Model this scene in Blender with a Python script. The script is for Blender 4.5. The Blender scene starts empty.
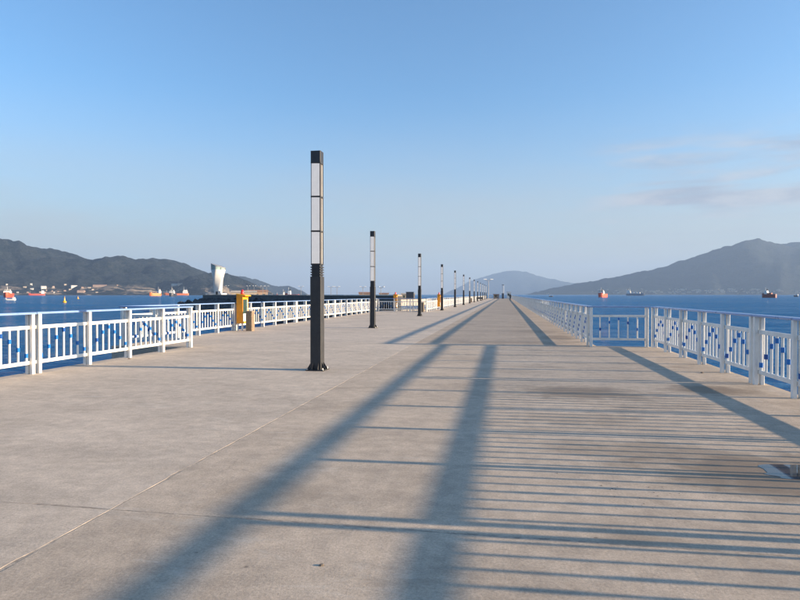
import bpy, math, random
from mathutils import Vector, Matrix, noise
from mathutils.bvhtree import BVHTree

R = math.radians
rng = random.Random(7)
scn = bpy.context.scene
COL = scn.collection

# ------------------------------------------------------------------ camera
EYE = 1.58
YAW, PITCH = R(9.926), R(0.535)
FPX, VY = 600.0, 294.4
cam_d = bpy.data.cameras.new('camera')
cam_d.sensor_width = 36.0
cam_d.lens = 27.0
cam_d.clip_start = 0.05
cam_d.clip_end = 60000
cam = bpy.data.objects.new('camera', cam_d)
cam.location = (0, 0, EYE)
cam.rotation_euler = (R(90) - PITCH, 0, YAW)
COL.objects.link(cam)
scn.camera = cam

# ------------------------------------------------------------------ light
SUN_EL = R(10.9)
SUN_AZ = R(88.0)          # clockwise from +Y
SUN_STRENGTH = 5.0
SKY_STRENGTH = 0.099
scn.view_settings.view_transform = 'Standard'
scn.view_settings.look = 'None'
scn.view_settings.exposure = 1.62
scn.view_settings.gamma = 1.0
scn.view_settings.use_curve_mapping = False
scn.render.engine = 'CYCLES'
cy = scn.cycles
cy.use_denoising = True
cy.max_bounces = 8
cy.diffuse_bounces = 3
cy.glossy_bounces = 3
cy.transmission_bounces = 4
cy.volume_bounces = 1
cy.transparent_max_bounces = 8
cy.caustics_reflective = False
cy.caustics_refractive = False

world = bpy.data.worlds.new('World')
scn.world = world
world.use_nodes = True


class NT:
    """small node tree helper"""
    def __init__(self, tree):
        self.t = tree

    def n(self, kind, **kw):
        nd = self.t.nodes.new(kind)
        for k, v in kw.items():
            if k.startswith('i_'):
                nd.inputs[k[2:].replace('_', ' ')].default_value = v
            else:
                setattr(nd, k, v)
        return nd

    def link(self, a, b):
        self.t.links.new(a, b)

    def val(self, sock, v):
        if hasattr(v, 'is_output'):
            self.link(v, sock)
        else:
            sock.default_value = v

    def math(self, op, a, b=0.0, c=0.0, clamp=False):
        nd = self.n('ShaderNodeMath', operation=op, use_clamp=clamp)
        self.val(nd.inputs[0], a)
        self.val(nd.inputs[1], b)
        self.val(nd.inputs[2], c)
        return nd.outputs[0]

    def mix(self, f, a, b, blend='MIX'):
        nd = self.n('ShaderNodeMix', data_type='RGBA', blend_type=blend, clamp_factor=True)
        self.val(nd.inputs[0], f)
        self.val(nd.inputs[6], a)
        self.val(nd.inputs[7], b)
        return nd.outputs[2]

    def ramp(self, f, lo, hi, a=0.0, b=1.0, smooth=True):
        nd = self.n('ShaderNodeMapRange', interpolation_type='SMOOTHSTEP' if smooth else 'LINEAR')
        self.val(nd.inputs[0], f)
        nd.inputs[1].default_value = lo
        nd.inputs[2].default_value = hi
        nd.inputs[3].default_value = a
        nd.inputs[4].default_value = b
        return nd.outputs[0]

    def mapping(self, vec, loc=(0, 0, 0), rot=(0, 0, 0), scale=(1, 1, 1)):
        nd = self.n('ShaderNodeMapping')
        self.link(vec, nd.inputs[0])
        nd.inputs[1].default_value = loc
        nd.inputs[2].default_value = rot
        nd.inputs[3].default_value = scale
        return nd.outputs[0]

    def noise(self, vec, scale, detail=4.0, rough=0.55, dist=0.0):
        nd = self.n('ShaderNodeTexNoise')
        self.link(vec, nd.inputs['Vector'])
        nd.inputs['Scale'].default_value = scale
        nd.inputs['Detail'].default_value = detail
        nd.inputs['Roughness'].default_value = rough
        nd.inputs['Distortion'].default_value = dist
        return nd.outputs['Fac']


def rgb(r, g, b):
    return (r, g, b, 1.0)


w = NT(world.node_tree)
world.node_tree.nodes.clear()
sky = w.n('ShaderNodeTexSky', sky_type='NISHITA')
sky.sun_disc = False
sky.sun_elevation = SUN_EL
sky.sun_rotation = SUN_AZ
sky.altitude = 0
sky.air_density = 1.0
sky.dust_density = 1.3
sky.ozone_density = 4.0
tc = w.n('ShaderNodeTexCoord')
sep = w.n('ShaderNodeSeparateXYZ')
w.link(tc.outputs['Generated'], sep.inputs[0])
# thin streaks of cloud hanging low over the bay, in compass direction and height angle
az = w.math('ARCTAN2', sep.outputs[0], sep.outputs[1])
el = w.math('ARCSINE', sep.outputs[2])
comb = w.n('ShaderNodeCombineXYZ')
w.link(az, comb.inputs[0])
w.link(el, comb.inputs[1])
cv = w.mapping(comb.outputs[0], loc=(3.50, 2.05, 0), rot=(0, 0, R(-7)), scale=(3.0, 26.0, 1))
n1 = w.noise(cv, 1.0, 6, 0.55, 0.35)
n2 = w.noise(w.mapping(comb.outputs[0], loc=(1.2, 4.0, 2), scale=(9, 30, 1)), 1.0, 5, 0.6)
band = w.math('MULTIPLY', w.ramp(el, R(3.0), R(8.0)), w.ramp(el, R(15.0), R(11.0)))
band = w.math('MULTIPLY', band, w.ramp(az, R(5.0), R(12.0)))
cl = w.math('MULTIPLY', w.ramp(w.math('ADD', w.math('MULTIPLY', n1, 0.8), w.math('MULTIPLY', n2, 0.2)), 0.43, 0.59), band)
cl = w.math('MULTIPLY', cl, 0.8)
skyc = w.n('ShaderNodeMix', data_type='RGBA', blend_type='MULTIPLY')
skyc.inputs[0].default_value = 1.0
w.link(sky.outputs[0], skyc.inputs[6])
skyc.inputs[7].default_value = rgb(0.97, 1.05, 1.03)
SKYTINT = skyc
bank = w.math('MULTIPLY', w.ramp(el, R(19.0), R(1.0)), w.ramp(w.noise(w.mapping(comb.outputs[0], loc=(5, 1, 0), scale=(2.0, 11.0, 1)), 1.0, 5, 0.6), 0.25, 0.7, 0.62, 0.9))
c1 = w.mix(bank, skyc.outputs[2], rgb(1.95, 1.92, 1.86))
cloudc = w.mix(w.ramp(n2, 0.35, 0.65), rgb(1.35, 1.45, 1.75), rgb(2.1, 2.12, 2.25))
c2 = w.mix(cl, c1, cloudc)
bg = w.n('ShaderNodeBackground')
w.link(c2, bg.inputs[0])
bg.inputs[1].default_value = SKY_STRENGTH
wo = w.n('ShaderNodeOutputWorld')
w.link(bg.outputs[0], wo.inputs[0])

sun_d = bpy.data.lights.new('sun', 'SUN')
sun_d.energy = SUN_STRENGTH
sun_d.angle = R(0.53)
sun_d.color = (1.0, 0.79, 0.55)
sun = bpy.data.objects.new('sun', sun_d)
sdir = Vector((math.sin(SUN_AZ) * math.cos(SUN_EL), math.cos(SUN_AZ) * math.cos(SUN_EL), math.sin(SUN_EL)))
sun.rotation_euler = sdir.to_track_quat('Z', 'Y').to_euler()
sun.location = sdir * 200
COL.objects.link(sun)


# ------------------------------------------------------------------ helpers
class MB:
    """collects vertices and faces of ONE mesh"""
    def __init__(self):
        self.v, self.f = [], []

    def add(self, vs, fs):
        o = len(self.v)
        self.v += [tuple(p) for p in vs]
        self.f += [tuple(i + o for i in f) for f in fs]
        return self

    def box(self, x0, x1, y0, y1, z0, z1):
        vs = [(x, y, z) for z in (z0, z1) for y in (y0, y1) for x in (x0, x1)]
        fs = [(0, 2, 3, 1), (4, 5, 7, 6), (0, 1, 5, 4), (2, 6, 7, 3), (0, 4, 6, 2), (1, 3, 7, 5)]
        return self.add(vs, fs)

    def loft(self, rings, cap=True, close=True):
        n = len(rings[0])
        vs = [p for r in rings for p in r]
        fs = []
        for k in range(len(rings) - 1):
            for i in range(n if close else n - 1):
                j = (i + 1) % n
                fs.append((k * n + i, k * n + j, (k + 1) * n + j, (k + 1) * n + i))
        if cap:
            fs.append(tuple(range(n - 1, -1, -1)))
            fs.append(tuple((len(rings) - 1) * n + i for i in range(n)))
        return self.add(vs, fs)

    def bar(self, axis, a0, a1, cu, cv, wu, wv, ch=0.004):
        """chamfered bar along an axis; u, v are the two other axes in order"""
        hu, hv = wu / 2, wv / 2
        pr = [(-hu + ch, -hv), (hu - ch, -hv), (hu, -hv + ch), (hu, hv - ch), (hu - ch, hv), (-hu + ch, hv), (-hu, hv - ch), (-hu, -hv + ch)]
        rings = []
        for a in (a0, a1):
            ring = []
            for (u, v) in pr:
                u, v = u + cu, v + cv
                ring.append({'x': (a, u, v), 'y': (v if False else u, a, v), 'z': (u, v, a)}[axis])
            rings.append(ring)
        if axis == 'y':
            rings = rings[::-1]
        return self.loft(rings)

    def tube(self, p0, p1, r0, r1=None, n=10):
        r1 = r0 if r1 is None else r1
        p0, p1 = Vector(p0), Vector(p1)
        d = (p1 - p0).normalized()
        a = d.orthogonal().normalized()
        b = d.cross(a)
        rings = []
        for p, r in ((p0, r0), (p1, r1)):
            rings.append([p + a * (r * math.cos(2 * math.pi * i / n)) + b * (r * math.sin(2 * math.pi * i / n)) for i in range(n)])
        return self.loft(rings)

    def path(self, pts, r, n=8):
        for a, b in zip(pts, pts[1:]):
            self.tube(a, b, r, r, n)
        return self

    def lathe(self, prof, n=16, c=(0, 0)):
        rings = [[(c[0] + r * math.cos(2 * math.pi * i / n), c[1] + r * math.sin(2 * math.pi * i / n), z) for i in range(n)] for r, z in prof]
        return self.loft(rings)

    def mesh(self, name, mat=None, smooth=False):
        me = bpy.data.meshes.new(name)
        me.from_pydata(self.v, [], self.f)
        if mat:
            me.materials.append(mat)
        if smooth:
            for p in me.polygons:
                p.use_smooth = True
        me.update()
        return me

    def build(self, name, mat, parent=None, smooth=False, **kw):
        return obj(name, self.mesh(name, mat, smooth), parent, **kw)


def obj(name, me, parent=None, loc=(0, 0, 0), rz=0.0, kind=None):
    o = bpy.data.objects.new(name, me)
    COL.objects.link(o)
    o.location = loc
    o.rotation_euler = (0, 0, rz)
    if parent is not None:
        o.parent = parent
    if kind:
        o['kind'] = kind
    return o


def tag(o, label, cat, group=None):
    o['label'] = label
    o['category'] = cat
    if group:
        o['group'] = group
    return o


def thing(name, label, cat, loc=(0, 0, 0), rz=0.0, group=None):
    return tag(obj(name, None, None, loc, rz), label, cat, group)


KIDS = {}


def copy_thing(src, loc, rz=0.0, label=None):
    kids = {}
    for o in bpy.data.objects:
        if o.parent:
            kids.setdefault(o.parent.name, []).append(o)

    def cp(o, parent):
        c = o.copy()
        COL.objects.link(c)
        c.parent = parent
        for ch in kids.get(o.name, []):
            cp(ch, c)
        return c
    c = cp(src, None)
    c.location = loc
    c.rotation_euler = (0, 0, rz)
    if label:
        c['label'] = label
    return c


def azim(px):
    return math.atan((px - 400) / FPX) - YAW


def at(px, dist, z=0.0):
    """a spot on the plan: compass angle read at column px, so many metres away"""
    a = azim(px)
    return Vector((math.sin(a) * dist, math.cos(a) * dist, z))


# ------------------------------------------------------------------ materials
def mat(name):
    m = bpy.data.materials.new(name)
    m.use_nodes = True
    t = NT(m.node_tree)
    m.node_tree.nodes.clear()
    b = t.n('ShaderNodeBsdfPrincipled')
    o = t.n('ShaderNodeOutputMaterial')
    t.link(b.outputs[0], o.inputs[0])
    return m, t, b


def paint(name, col, rough=0.45, metal=0.0, var=0.12, scale=6.0, dirt=0.0, dirtcol=(0.25, 0.2, 0.14), bump=0.0, coat=0.0, spec=0.5):
    m, t, b = mat(name)
    g = t.n('ShaderNodeNewGeometry')
    n = t.noise(g.outputs['Position'], scale, 5, 0.6)
    dark = tuple(c * (1 - var) for c in col)
    lite = tuple(min(1, c * (1 + var)) for c in col)
    c = t.mix(t.ramp(n, 0.3, 0.7), rgb(*dark), rgb(*lite))
    if dirt:
        n2 = t.noise(t.mapping(g.outputs['Position'], scale=(9, 9, 2.2)), 1.0, 6, 0.65)
        c = t.mix(t.math('MULTIPLY', t.ramp(n2, 0.5, 0.75), dirt), c, rgb(*dirtcol))
    t.link(c, b.inputs['Base Color'])
    t.link(t.ramp(n, 0.2, 0.8, max(0.05, rough - 0.08), rough + 0.1), b.inputs['Roughness'])
    b.inputs['Metallic'].default_value = metal
    b.inputs['Specular IOR Level'].default_value = spec
    if coat:
        b.inputs['Coat Weight'].default_value = coat
    if bump:
        bp = t.n('ShaderNodeBump')
        bp.inputs['Strength'].default_value = bump
        bp.inputs['Distance'].default_value = 0.01
        t.link(t.noise(g.outputs['Position'], scale * 14, 4, 0.6), bp.inputs['Height'])
        t.link(bp.outputs[0], b.inputs['Normal'])
    return m


M = {}
M['white'] = paint('white_paint', (0.80, 0.78, 0.73), 0.42, var=0.06, dirt=0.35, dirtcol=(0.42, 0.36, 0.28))
M['handrail'] = paint('blue_grey_handrail_paint', (0.20, 0.31, 0.54), 0.3, var=0.08, dirt=0.25, dirtcol=(0.4, 0.4, 0.4), scale=3)
M['blue'] = paint('azure_sleeve', (0.008, 0.15, 0.47), 0.4, var=0.12)
M['navy'] = paint('deep_blue_sleeve', (0.008, 0.075, 0.30), 0.4, var=0.12)
M['charcoal'] = paint('charcoal_powder_coat', (0.042, 0.0425, 0.045), 0.48, spec=0.25, var=0.1, dirt=0.2, dirtcol=(0.12, 0.11, 0.1), bump=0.05)
M['alu'] = paint('bronze_side_panel', (0.115, 0.105, 0.098), 0.45, metal=0.0, var=0.1)
M['black'] = paint('black_paint', (0.025, 0.026, 0.03), 0.45, var=0.15)
M['diffuser'] = paint('opal_diffuser', (0.86, 0.85, 0.83), 0.35, var=0.03)
M['steel'] = paint('galvanised_bolt', (0.55, 0.54, 0.52), 0.35, metal=0.9, var=0.15, scale=30)
M['orange'] = paint('orange_cabinet_paint', (0.84, 0.31, 0.009), 0.4, var=0.07, dirt=0.15)
M['yellow'] = paint('yellow_paint', (0.72, 0.36, 0.012), 0.4, var=0.06)
M['red'] = paint('red_lamp_plastic', (0.65, 0.015, 0.02), 0.25, var=0.05)
M['panel_white'] = paint('white_panel', (0.78, 0.78, 0.76), 0.4, var=0.04)
M['dark_glass'] = paint('dark_glass', (0.03, 0.06, 0.05), 0.08, var=0.2)
M['bin'] = paint('brown_bin_cladding', (0.26, 0.19, 0.125), 0.6, var=0.2, scale=14, bump=0.2)
M['grey'] = paint('grey_plastic', (0.22, 0.23, 0.25), 0.5, var=0.1)
M['dark_grey'] = paint('dark_grey_paint', (0.07, 0.075, 0.09), 0.5, var=0.1)
M['cloth'] = paint('dark_cloth', (0.02, 0.02, 0.024), 0.9, var=0.2, scale=20)
M['skin'] = paint('skin', (0.45, 0.28, 0.2), 0.6, var=0.05)
M['hull_red'] = paint('red_hull_paint', (0.62, 0.075, 0.03), 0.5, var=0.15, scale=0.4, dirt=0.2, dirtcol=(0.2, 0.07, 0.04))
M['hull_red_shaded'] = paint('shade_darkened_red_hull', (0.20, 0.03, 0.025), 0.5, var=0.15, scale=0.4)  # red hull paint darkened to stand in for its shaded side
M['hull_orange'] = paint('orange_hull_paint', (0.72, 0.17, 0.03), 0.5, var=0.15, scale=0.4)
M['hull_dark'] = paint('dark_hull_paint', (0.03, 0.033, 0.045), 0.45, var=0.2, scale=0.4)
M['hull_grey'] = paint('grey_hull_paint', (0.16, 0.19, 0.24), 0.5, var=0.15, scale=0.4)
M['ship_white'] = paint('white_superstructure', (0.74, 0.72, 0.68), 0.5, var=0.08, scale=0.5)
M['deck_red'] = paint('ship_deck_red', (0.30, 0.09, 0.05), 0.7, var=0.2, scale=0.4)
M['tower_white'] = paint('white_tower_cladding', (0.58, 0.57, 0.55), 0.45, var=0.07, scale=0.5)
M['crown_glass'] = paint('green_glass', (0.30, 0.40, 0.37), 0.12, var=0.15)
M['wall_shade_dark'] = paint('shade_dark_weathered_concrete', (0.085, 0.085, 0.085), 0.85, var=0.3, scale=0.8, bump=0.3, dirt=0.5, dirtcol=(0.05, 0.05, 0.05))  # shade of the sun-averted wall put into the dark base, random dirt on top
M['cap'] = paint('pale_concrete_coping', (0.42, 0.37, 0.31), 0.85, var=0.15, scale=1.2)
M['rock'] = paint('dark_armour_rock', (0.055, 0.056, 0.06), 0.85, var=0.45, scale=0.9, bump=0.4)
M['house_cream'] = paint('cream_render', (0.42, 0.35, 0.27), 0.8, var=0.1, scale=0.1)
M['house_white'] = paint('white_render', (0.55, 0.52, 0.47), 0.8, var=0.08, scale=0.1)
M['house_pink'] = paint('pinkish_render', (0.36, 0.26, 0.20), 0.8, var=0.12, scale=0.1)
M['roof_brown'] = paint('brown_roof', (0.28, 0.16, 0.11), 0.8, var=0.2, scale=0.2)
M['debris'] = paint('dark_debris', (0.15, 0.12, 0.095), 0.8, var=0.4, scale=60)
M['pile'] = paint('pile_concrete', (0.2, 0.19, 0.18), 0.85, var=0.25, scale=1.0, bump=0.3)


def concrete():
    m, t, b = mat('pier_concrete')
    g = t.n('ShaderNodeNewGeometry')
    p = g.outputs['Position']
    oi = t.n('ShaderNodeObjectInfo')
    xyz = t.n('ShaderNodeSeparateXYZ')
    t.link(p, xyz.inputs[0])
    X, Y = xyz.outputs[0], xyz.outputs[1]
    big = t.noise(t.mapping(p, scale=(0.35, 0.55, 1)), 1.0, 5, 0.6, 0.6)
    streak = t.noise(t.mapping(p, scale=(0.8, 1.7, 1)), 1.0, 8, 0.68, 0.8)
    mid = t.noise(p, 3.2, 7, 0.68, 0.4)
    fine = t.noise(p, 55.0, 5, 0.7)
    grit = t.noise(p, 260.0, 2, 0.6)
    # the strip right of the long joint is a browner pour
    strip = t.ramp(X, -2.86, -2.84)
    c = t.mix(strip, rgb(0.52, 0.427, 0.335), rgb(0.475, 0.382, 0.292))
    far = t.ramp(Y, 19.03, 19.07)
    c = t.mix(t.math('MULTIPLY', far, 0.85), c, t.mix(strip, rgb(0.52, 0.43, 0.345), rgb(0.43, 0.335, 0.25)))
    tone = t.math('MULTIPLY', oi.outputs['Random'], 0.06)
    v = t.math('ADD', t.math('ADD', t.math('MULTIPLY', big, 0.34), t.math('MULTIPLY', streak, 0.36)), t.math('MULTIPLY', mid, 0.30))
    v = t.ramp(v, 0.36, 0.64, 0.81, 1.15)
    v = t.math('ADD', v, t.math('SUBTRACT', tone, 0.03))
    v = t.math('MULTIPLY', v, t.ramp(fine, 0.25, 0.75, 0.72, 1.26, False))
    v = t.math('MULTIPLY', v, t.ramp(grit, 0.2, 0.8, 0.74, 1.24, False))
    gv = t.n('ShaderNodeCombineXYZ')
    for i in range(3):
        t.link(v, gv.inputs[i])
    c = t.mix(1.0, c, gv.outputs[0], 'MULTIPLY')
    # pale laitance streaks and bloom
    pale = t.math('MULTIPLY', t.ramp(t.noise(t.mapping(p, loc=(7, 3, 0), scale=(0.9, 3.0, 1)), 1.0, 7, 0.7, 1.0), 0.56, 0.72), 0.35)
    c = t.mix(pale, c, rgb(0.60, 0.535, 0.455))
    blot = t.noise(p, 7.5, 8, 0.72, 0.2)
    bl = t.ramp(blot, 0.36, 0.64, 0.91, 1.08)
    bv = t.n('ShaderNodeCombineXYZ')
    for i in range(3):
        t.link(bl, bv.inputs[i])
    c = t.mix(1.0, c, bv.outputs[0], 'MULTIPLY')
    scuff = t.math('MULTIPLY', t.ramp(t.noise(t.mapping(p, rot=(0, 0, R(31)), scale=(3.0, 26, 1)), 1.0, 6, 0.7, 0.8), 0.62, 0.74), t.ramp(t.noise(p, 0.8, 4, 0.6), 0.5, 0.62))
    c = t.mix(t.math('MULTIPLY', scuff, 0.4), c, rgb(0.66, 0.60, 0.52))
    # brown rust / damp stains: general and at known spots
    st = t.ramp(t.noise(t.mapping(p, loc=(2, 9, 0), scale=(0.55, 1.3, 1)), 1.0, 5, 0.6, 0.5), 0.55, 0.72)
    st = t.math('MULTIPLY', st, t.ramp(X, -3.0, 1.0, 0.12, 0.42))
    wob = t.noise(p, 2.2, 5, 0.65, 0.3)

    def spot(cx, cy_, rx, ry, amt):
        dx = t.math('DIVIDE', t.math('SUBTRACT', X, cx), rx)
        dy = t.math('DIVIDE', t.math('SUBTRACT', Y, cy_), ry)
        d = t.math('SQRT', t.math('ADD', t.math('MULTIPLY', dx, dx), t.math('MULTIPLY', dy, dy)))
        d = t.math('ADD', d, t.math('MULTIPLY', t.math('SUBTRACT', wob, 0.5), 1.5))
        return t.math('MULTIPLY', t.ramp(d, 1.1, 0.35), amt)
    spots = [(2.55, 5.75, 1.7, 0.95, 0.85), (1.5, 6.4, 1.3, 0.45, 0.5), (1.3, 10.0, 1.2, 0.9, 0.7), (3.35, 10.6, 0.9, 0.6, 0.8), (-0.3, 12.6, 1.6, 0.5, 0.2),
             (1.9, 22.5, 0.7, 1.6, 0.5), (0.2, 20.0, 2.2, 0.7, 0.35), (0.9, 7.9, 1.0, 0.5, 0.3), (1.2, 26.0, 1.4, 1.5, 0.35), (-1.9, 4.6, 0.7, 0.35, 0.25)]
    damp = st
    for s in spots:
        damp = t.math('MAXIMUM', damp, spot(*s))
    c = t.mix(damp, c, rgb(0.20, 0.145, 0.095))
    # hairline cracks
    cvo = t.n('ShaderNodeTexVoronoi', feature='DISTANCE_TO_EDGE')
    wn = t.n('ShaderNodeTexNoise')
    t.link(p, wn.inputs['Vector'])
    wn.inputs['Scale'].default_value = 1.6
    wn.inputs['Detail'].default_value = 6
    wadd = t.n('ShaderNodeMix', data_type='VECTOR')
    wadd.inputs[0].default_value = 0.35
    t.link(p, wadd.inputs[4])
    t.link(wn.outputs['Color'], wadd.inputs[5])
    t.link(wadd.outputs[1], cvo.inputs['Vector'])
    cvo.inputs['Scale'].default_value = 0.42
    crack = t.math('MULTIPLY', t.ramp(cvo.outputs['Distance'], 0.0035, 0.0012), t.ramp(t.noise(p, 0.45, 3, 0.5), 0.52, 0.60))
    c = t.mix(t.math('MULTIPLY', crack, 0.16), c, rgb(0.12, 0.10, 0.08))
    # small dark droppings / pits
    vor = t.n('ShaderNodeTexVoronoi', feature='F1')
    t.link(p, vor.inputs['Vector'])
    vor.inputs['Scale'].default_value = 2.3
    pit = t.math('MULTIPLY', t.ramp(vor.outputs['Distance'], 0.045, 0.02), t.ramp(t.noise(p, 0.7, 2, 0.5), 0.50, 0.56))
    c = t.mix(t.math('MULTIPLY', pit, 0.5), c, rgb(0.07, 0.055, 0.045))
    t.link(c, b.inputs['Base Color'])
    t.link(t.math('SUBTRACT', t.ramp(mid, 0.2, 0.8, 0.75, 0.95), t.math('MULTIPLY', damp, 0.22)), b.inputs['Roughness'])
    b.inputs['Specular IOR Level'].default_value = 0.35
    # broom marks across the pier plus grit
    wv = t.noise(t.mapping(p, rot=(0, 0, R(8)), scale=(1.2, 42, 1)), 1.0, 3, 0.6, 0.6)
    h = t.math('ADD', t.math('MULTIPLY', fine, 0.5), t.math('ADD', t.math('MULTIPLY', wv, 0.35), t.math('MULTIPLY', mid, 1.2)))
    h = t.math('ADD', h, t.math('MULTIPLY', grit, 0.2))
    bp = t.n('ShaderNodeBump')
    bp.inputs['Strength'].default_value = 0.5
    bp.inputs['Distance'].default_value = 0.006
    t.link(h, bp.inputs['Height'])
    t.link(bp.outputs[0], b.inputs['Normal'])
    return m


M['concrete'] = concrete()
M['sealant'] = paint('joint_mortar', (0.36, 0.30, 0.24), 0.9, var=0.35, scale=18, bump=0.5, dirt=0.6, dirtcol=(0.16, 0.13, 0.10))


def sea_mat():
    m, t, b = mat('sea_water')
    g = t.n('ShaderNodeNewGeometry')
    p = g.outputs['Position']
    patch = t.noise(t.mapping(p, scale=(0.004, 0.011, 1)), 1.0, 5, 0.6, 0.5)
    a1 = t.noise(t.mapping(p, rot=(0, 0, R(20)), scale=(0.16, 0.42, 1)), 1.0, 3, 0.55, 0.5)
    a2 = t.noise(t.mapping(p, rot=(0, 0, R(-14)), scale=(0.8, 1.7, 1)), 1.0, 5, 0.62, 0.6)
    a3 = t.noise(t.mapping(p, rot=(0, 0, R(5)), scale=(0.02, 0.05, 1)), 1.0, 3, 0.5, 0.4)
    h = t.math('ADD', t.math('ADD', t.math('MULTIPLY', a1, 1.5), t.math('MULTIPLY', a2, 0.6)), t.math('MULTIPLY', a3, 4.0))
    bp = t.n('ShaderNodeBump')
    t.link(t.ramp(patch, 0.3, 0.7, 0.65, 1.0), bp.inputs['Strength'])
    bp.inputs['Distance'].default_value = 1.0
    t.link(h, bp.inputs['Height'])
    # water body colour under a wave-roughened mirror: wave slopes keep the mirror share well below a flat sheet's
    m.node_tree.nodes.remove(b)
    body = t.n('ShaderNodeBsdfDiffuse')
    body.inputs['Color'].default_value = rgb(0.011, 0.118, 0.28)
    t.link(bp.outputs[0], body.inputs['Normal'])
    gl = t.n('ShaderNodeBsdfGlossy')
    gl.inputs['Color'].default_value = rgb(0.85, 0.93, 1.0)
    t.link(t.ramp(patch, 0.35, 0.65, 0.06, 0.16), gl.inputs['Roughness'])
    t.link(bp.outputs[0], gl.inputs['Normal'])
    fr = t.n('ShaderNodeFresnel')
    fr.inputs['IOR'].default_value = 1.33
    t.link(bp.outputs[0], fr.inputs['Normal'])
    s1 = t.noise(t.mapping(p, rot=(0, 0, R(12)), scale=(0.30, 0.75, 1)), 1.0, 5, 0.65, 0.6)
    s2 = t.noise(t.mapping(p, rot=(0, 0, R(-6)), scale=(0.035, 0.10, 1)), 1.0, 6, 0.65, 0.5)
    s3 = t.math('ADD', t.math('MULTIPLY', s1, 0.5), t.math('MULTIPLY', s2, 0.5))
    slope = t.ramp(s3, 0.38, 0.62, 0.45, 1.6)
    fac = t.math('MINIMUM', t.math('MULTIPLY', fr.outputs[0], 0.9), t.ramp(patch, 0.35, 0.65, 0.62, 0.34))
    mx = t.n('ShaderNodeMixShader')
    t.link(t.math('MULTIPLY', fac, slope, clamp=True), mx.inputs[0])
    t.link(body.outputs[0], mx.inputs[1])
    t.link(gl.outputs[0], mx.inputs[2])
    t.link(mx.outputs[0], [n_ for n_ in m.node_tree.nodes if n_.type == 'OUTPUT_MATERIAL'][0].inputs[0])
    return m


M['sea'] = sea_mat()


def hill_mat(name, c0, c1, bare, scale, bare_amt):
    m, t, b = mat(name)
    g = t.n('ShaderNodeNewGeometry')
    p = g.outputs['Position']
    xyz = t.n('ShaderNodeSeparateXYZ')
    t.link(p, xyz.inputs[0])
    n = t.math('ADD', t.math('MULTIPLY', t.noise(p, scale, 8, 0.72, 0.3), 0.5), t.math('MULTIPLY', t.noise(p, scale * 5.5, 6, 0.75), 0.5))
    c = t.mix(t.ramp(n, 0.43, 0.57), rgb(*c0), rgb(*c1))
    n2 = t.noise(t.mapping(p, scale=(1, 1, 3.5)), scale * 0.35, 7, 0.68, 0.8)
    low = t.ramp(xyz.outputs[2], 75.0, 18.0)
    f = t.math('MULTIPLY', t.ramp(n2, 0.52, 0.60), low)
    rocky = t.math('MULTIPLY', t.ramp(t.noise(p, scale * 0.6, 8, 0.75), 0.60, 0.75), 0.3)
    c = t.mix(t.math('MULTIPLY', t.math('MAXIMUM', f, rocky), bare_amt), c, rgb(*bare))
    t.link(c, b.inputs['Base Color'])
    b.inputs['Roughness'].default_value = 0.95
    b.inputs['Specular IOR Level'].default_value = 0.1
    bp = t.n('ShaderNodeBump')
    bp.inputs['Strength'].default_value = 1.0
    bp.inputs['Distance'].default_value = 28.0
    t.link(t.noise(p, scale * 2.5, 6, 0.7), bp.inputs['Height'])
    t.link(bp.outputs[0], b.inputs['Normal'])
    return m


M['hill_near'] = hill_mat('scrub_hillside', (0.002, 0.008, 0.011), (0.030, 0.036, 0.036), (0.40, 0.31, 0.22), 0.012, 0.9)
M['hill_far'] = hill_mat('wooded_mountain', (0.008, 0.015, 0.014), (0.022, 0.027, 0.024), (0.05, 0.055, 0.05), 0.006, 0.3)

# ------------------------------------------------------------------ sea, hills
SEA = -3.2
RS = 21000.0
mb = MB()
mb.add([(-RS, -RS, SEA), (RS, -RS, SEA), (RS, RS, SEA), (-RS, RS, SEA)], [(0, 1, 2, 3)])
mb.build('sea', M['sea'], kind='structure')


def lerp_pts(pts, x):
    for (a, ya), (b, yb) in zip(pts, pts[1:]):
        if x <= b:
            return ya + (yb - ya) * (x - a) / (b - a)
    return pts[-1][1]


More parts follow.
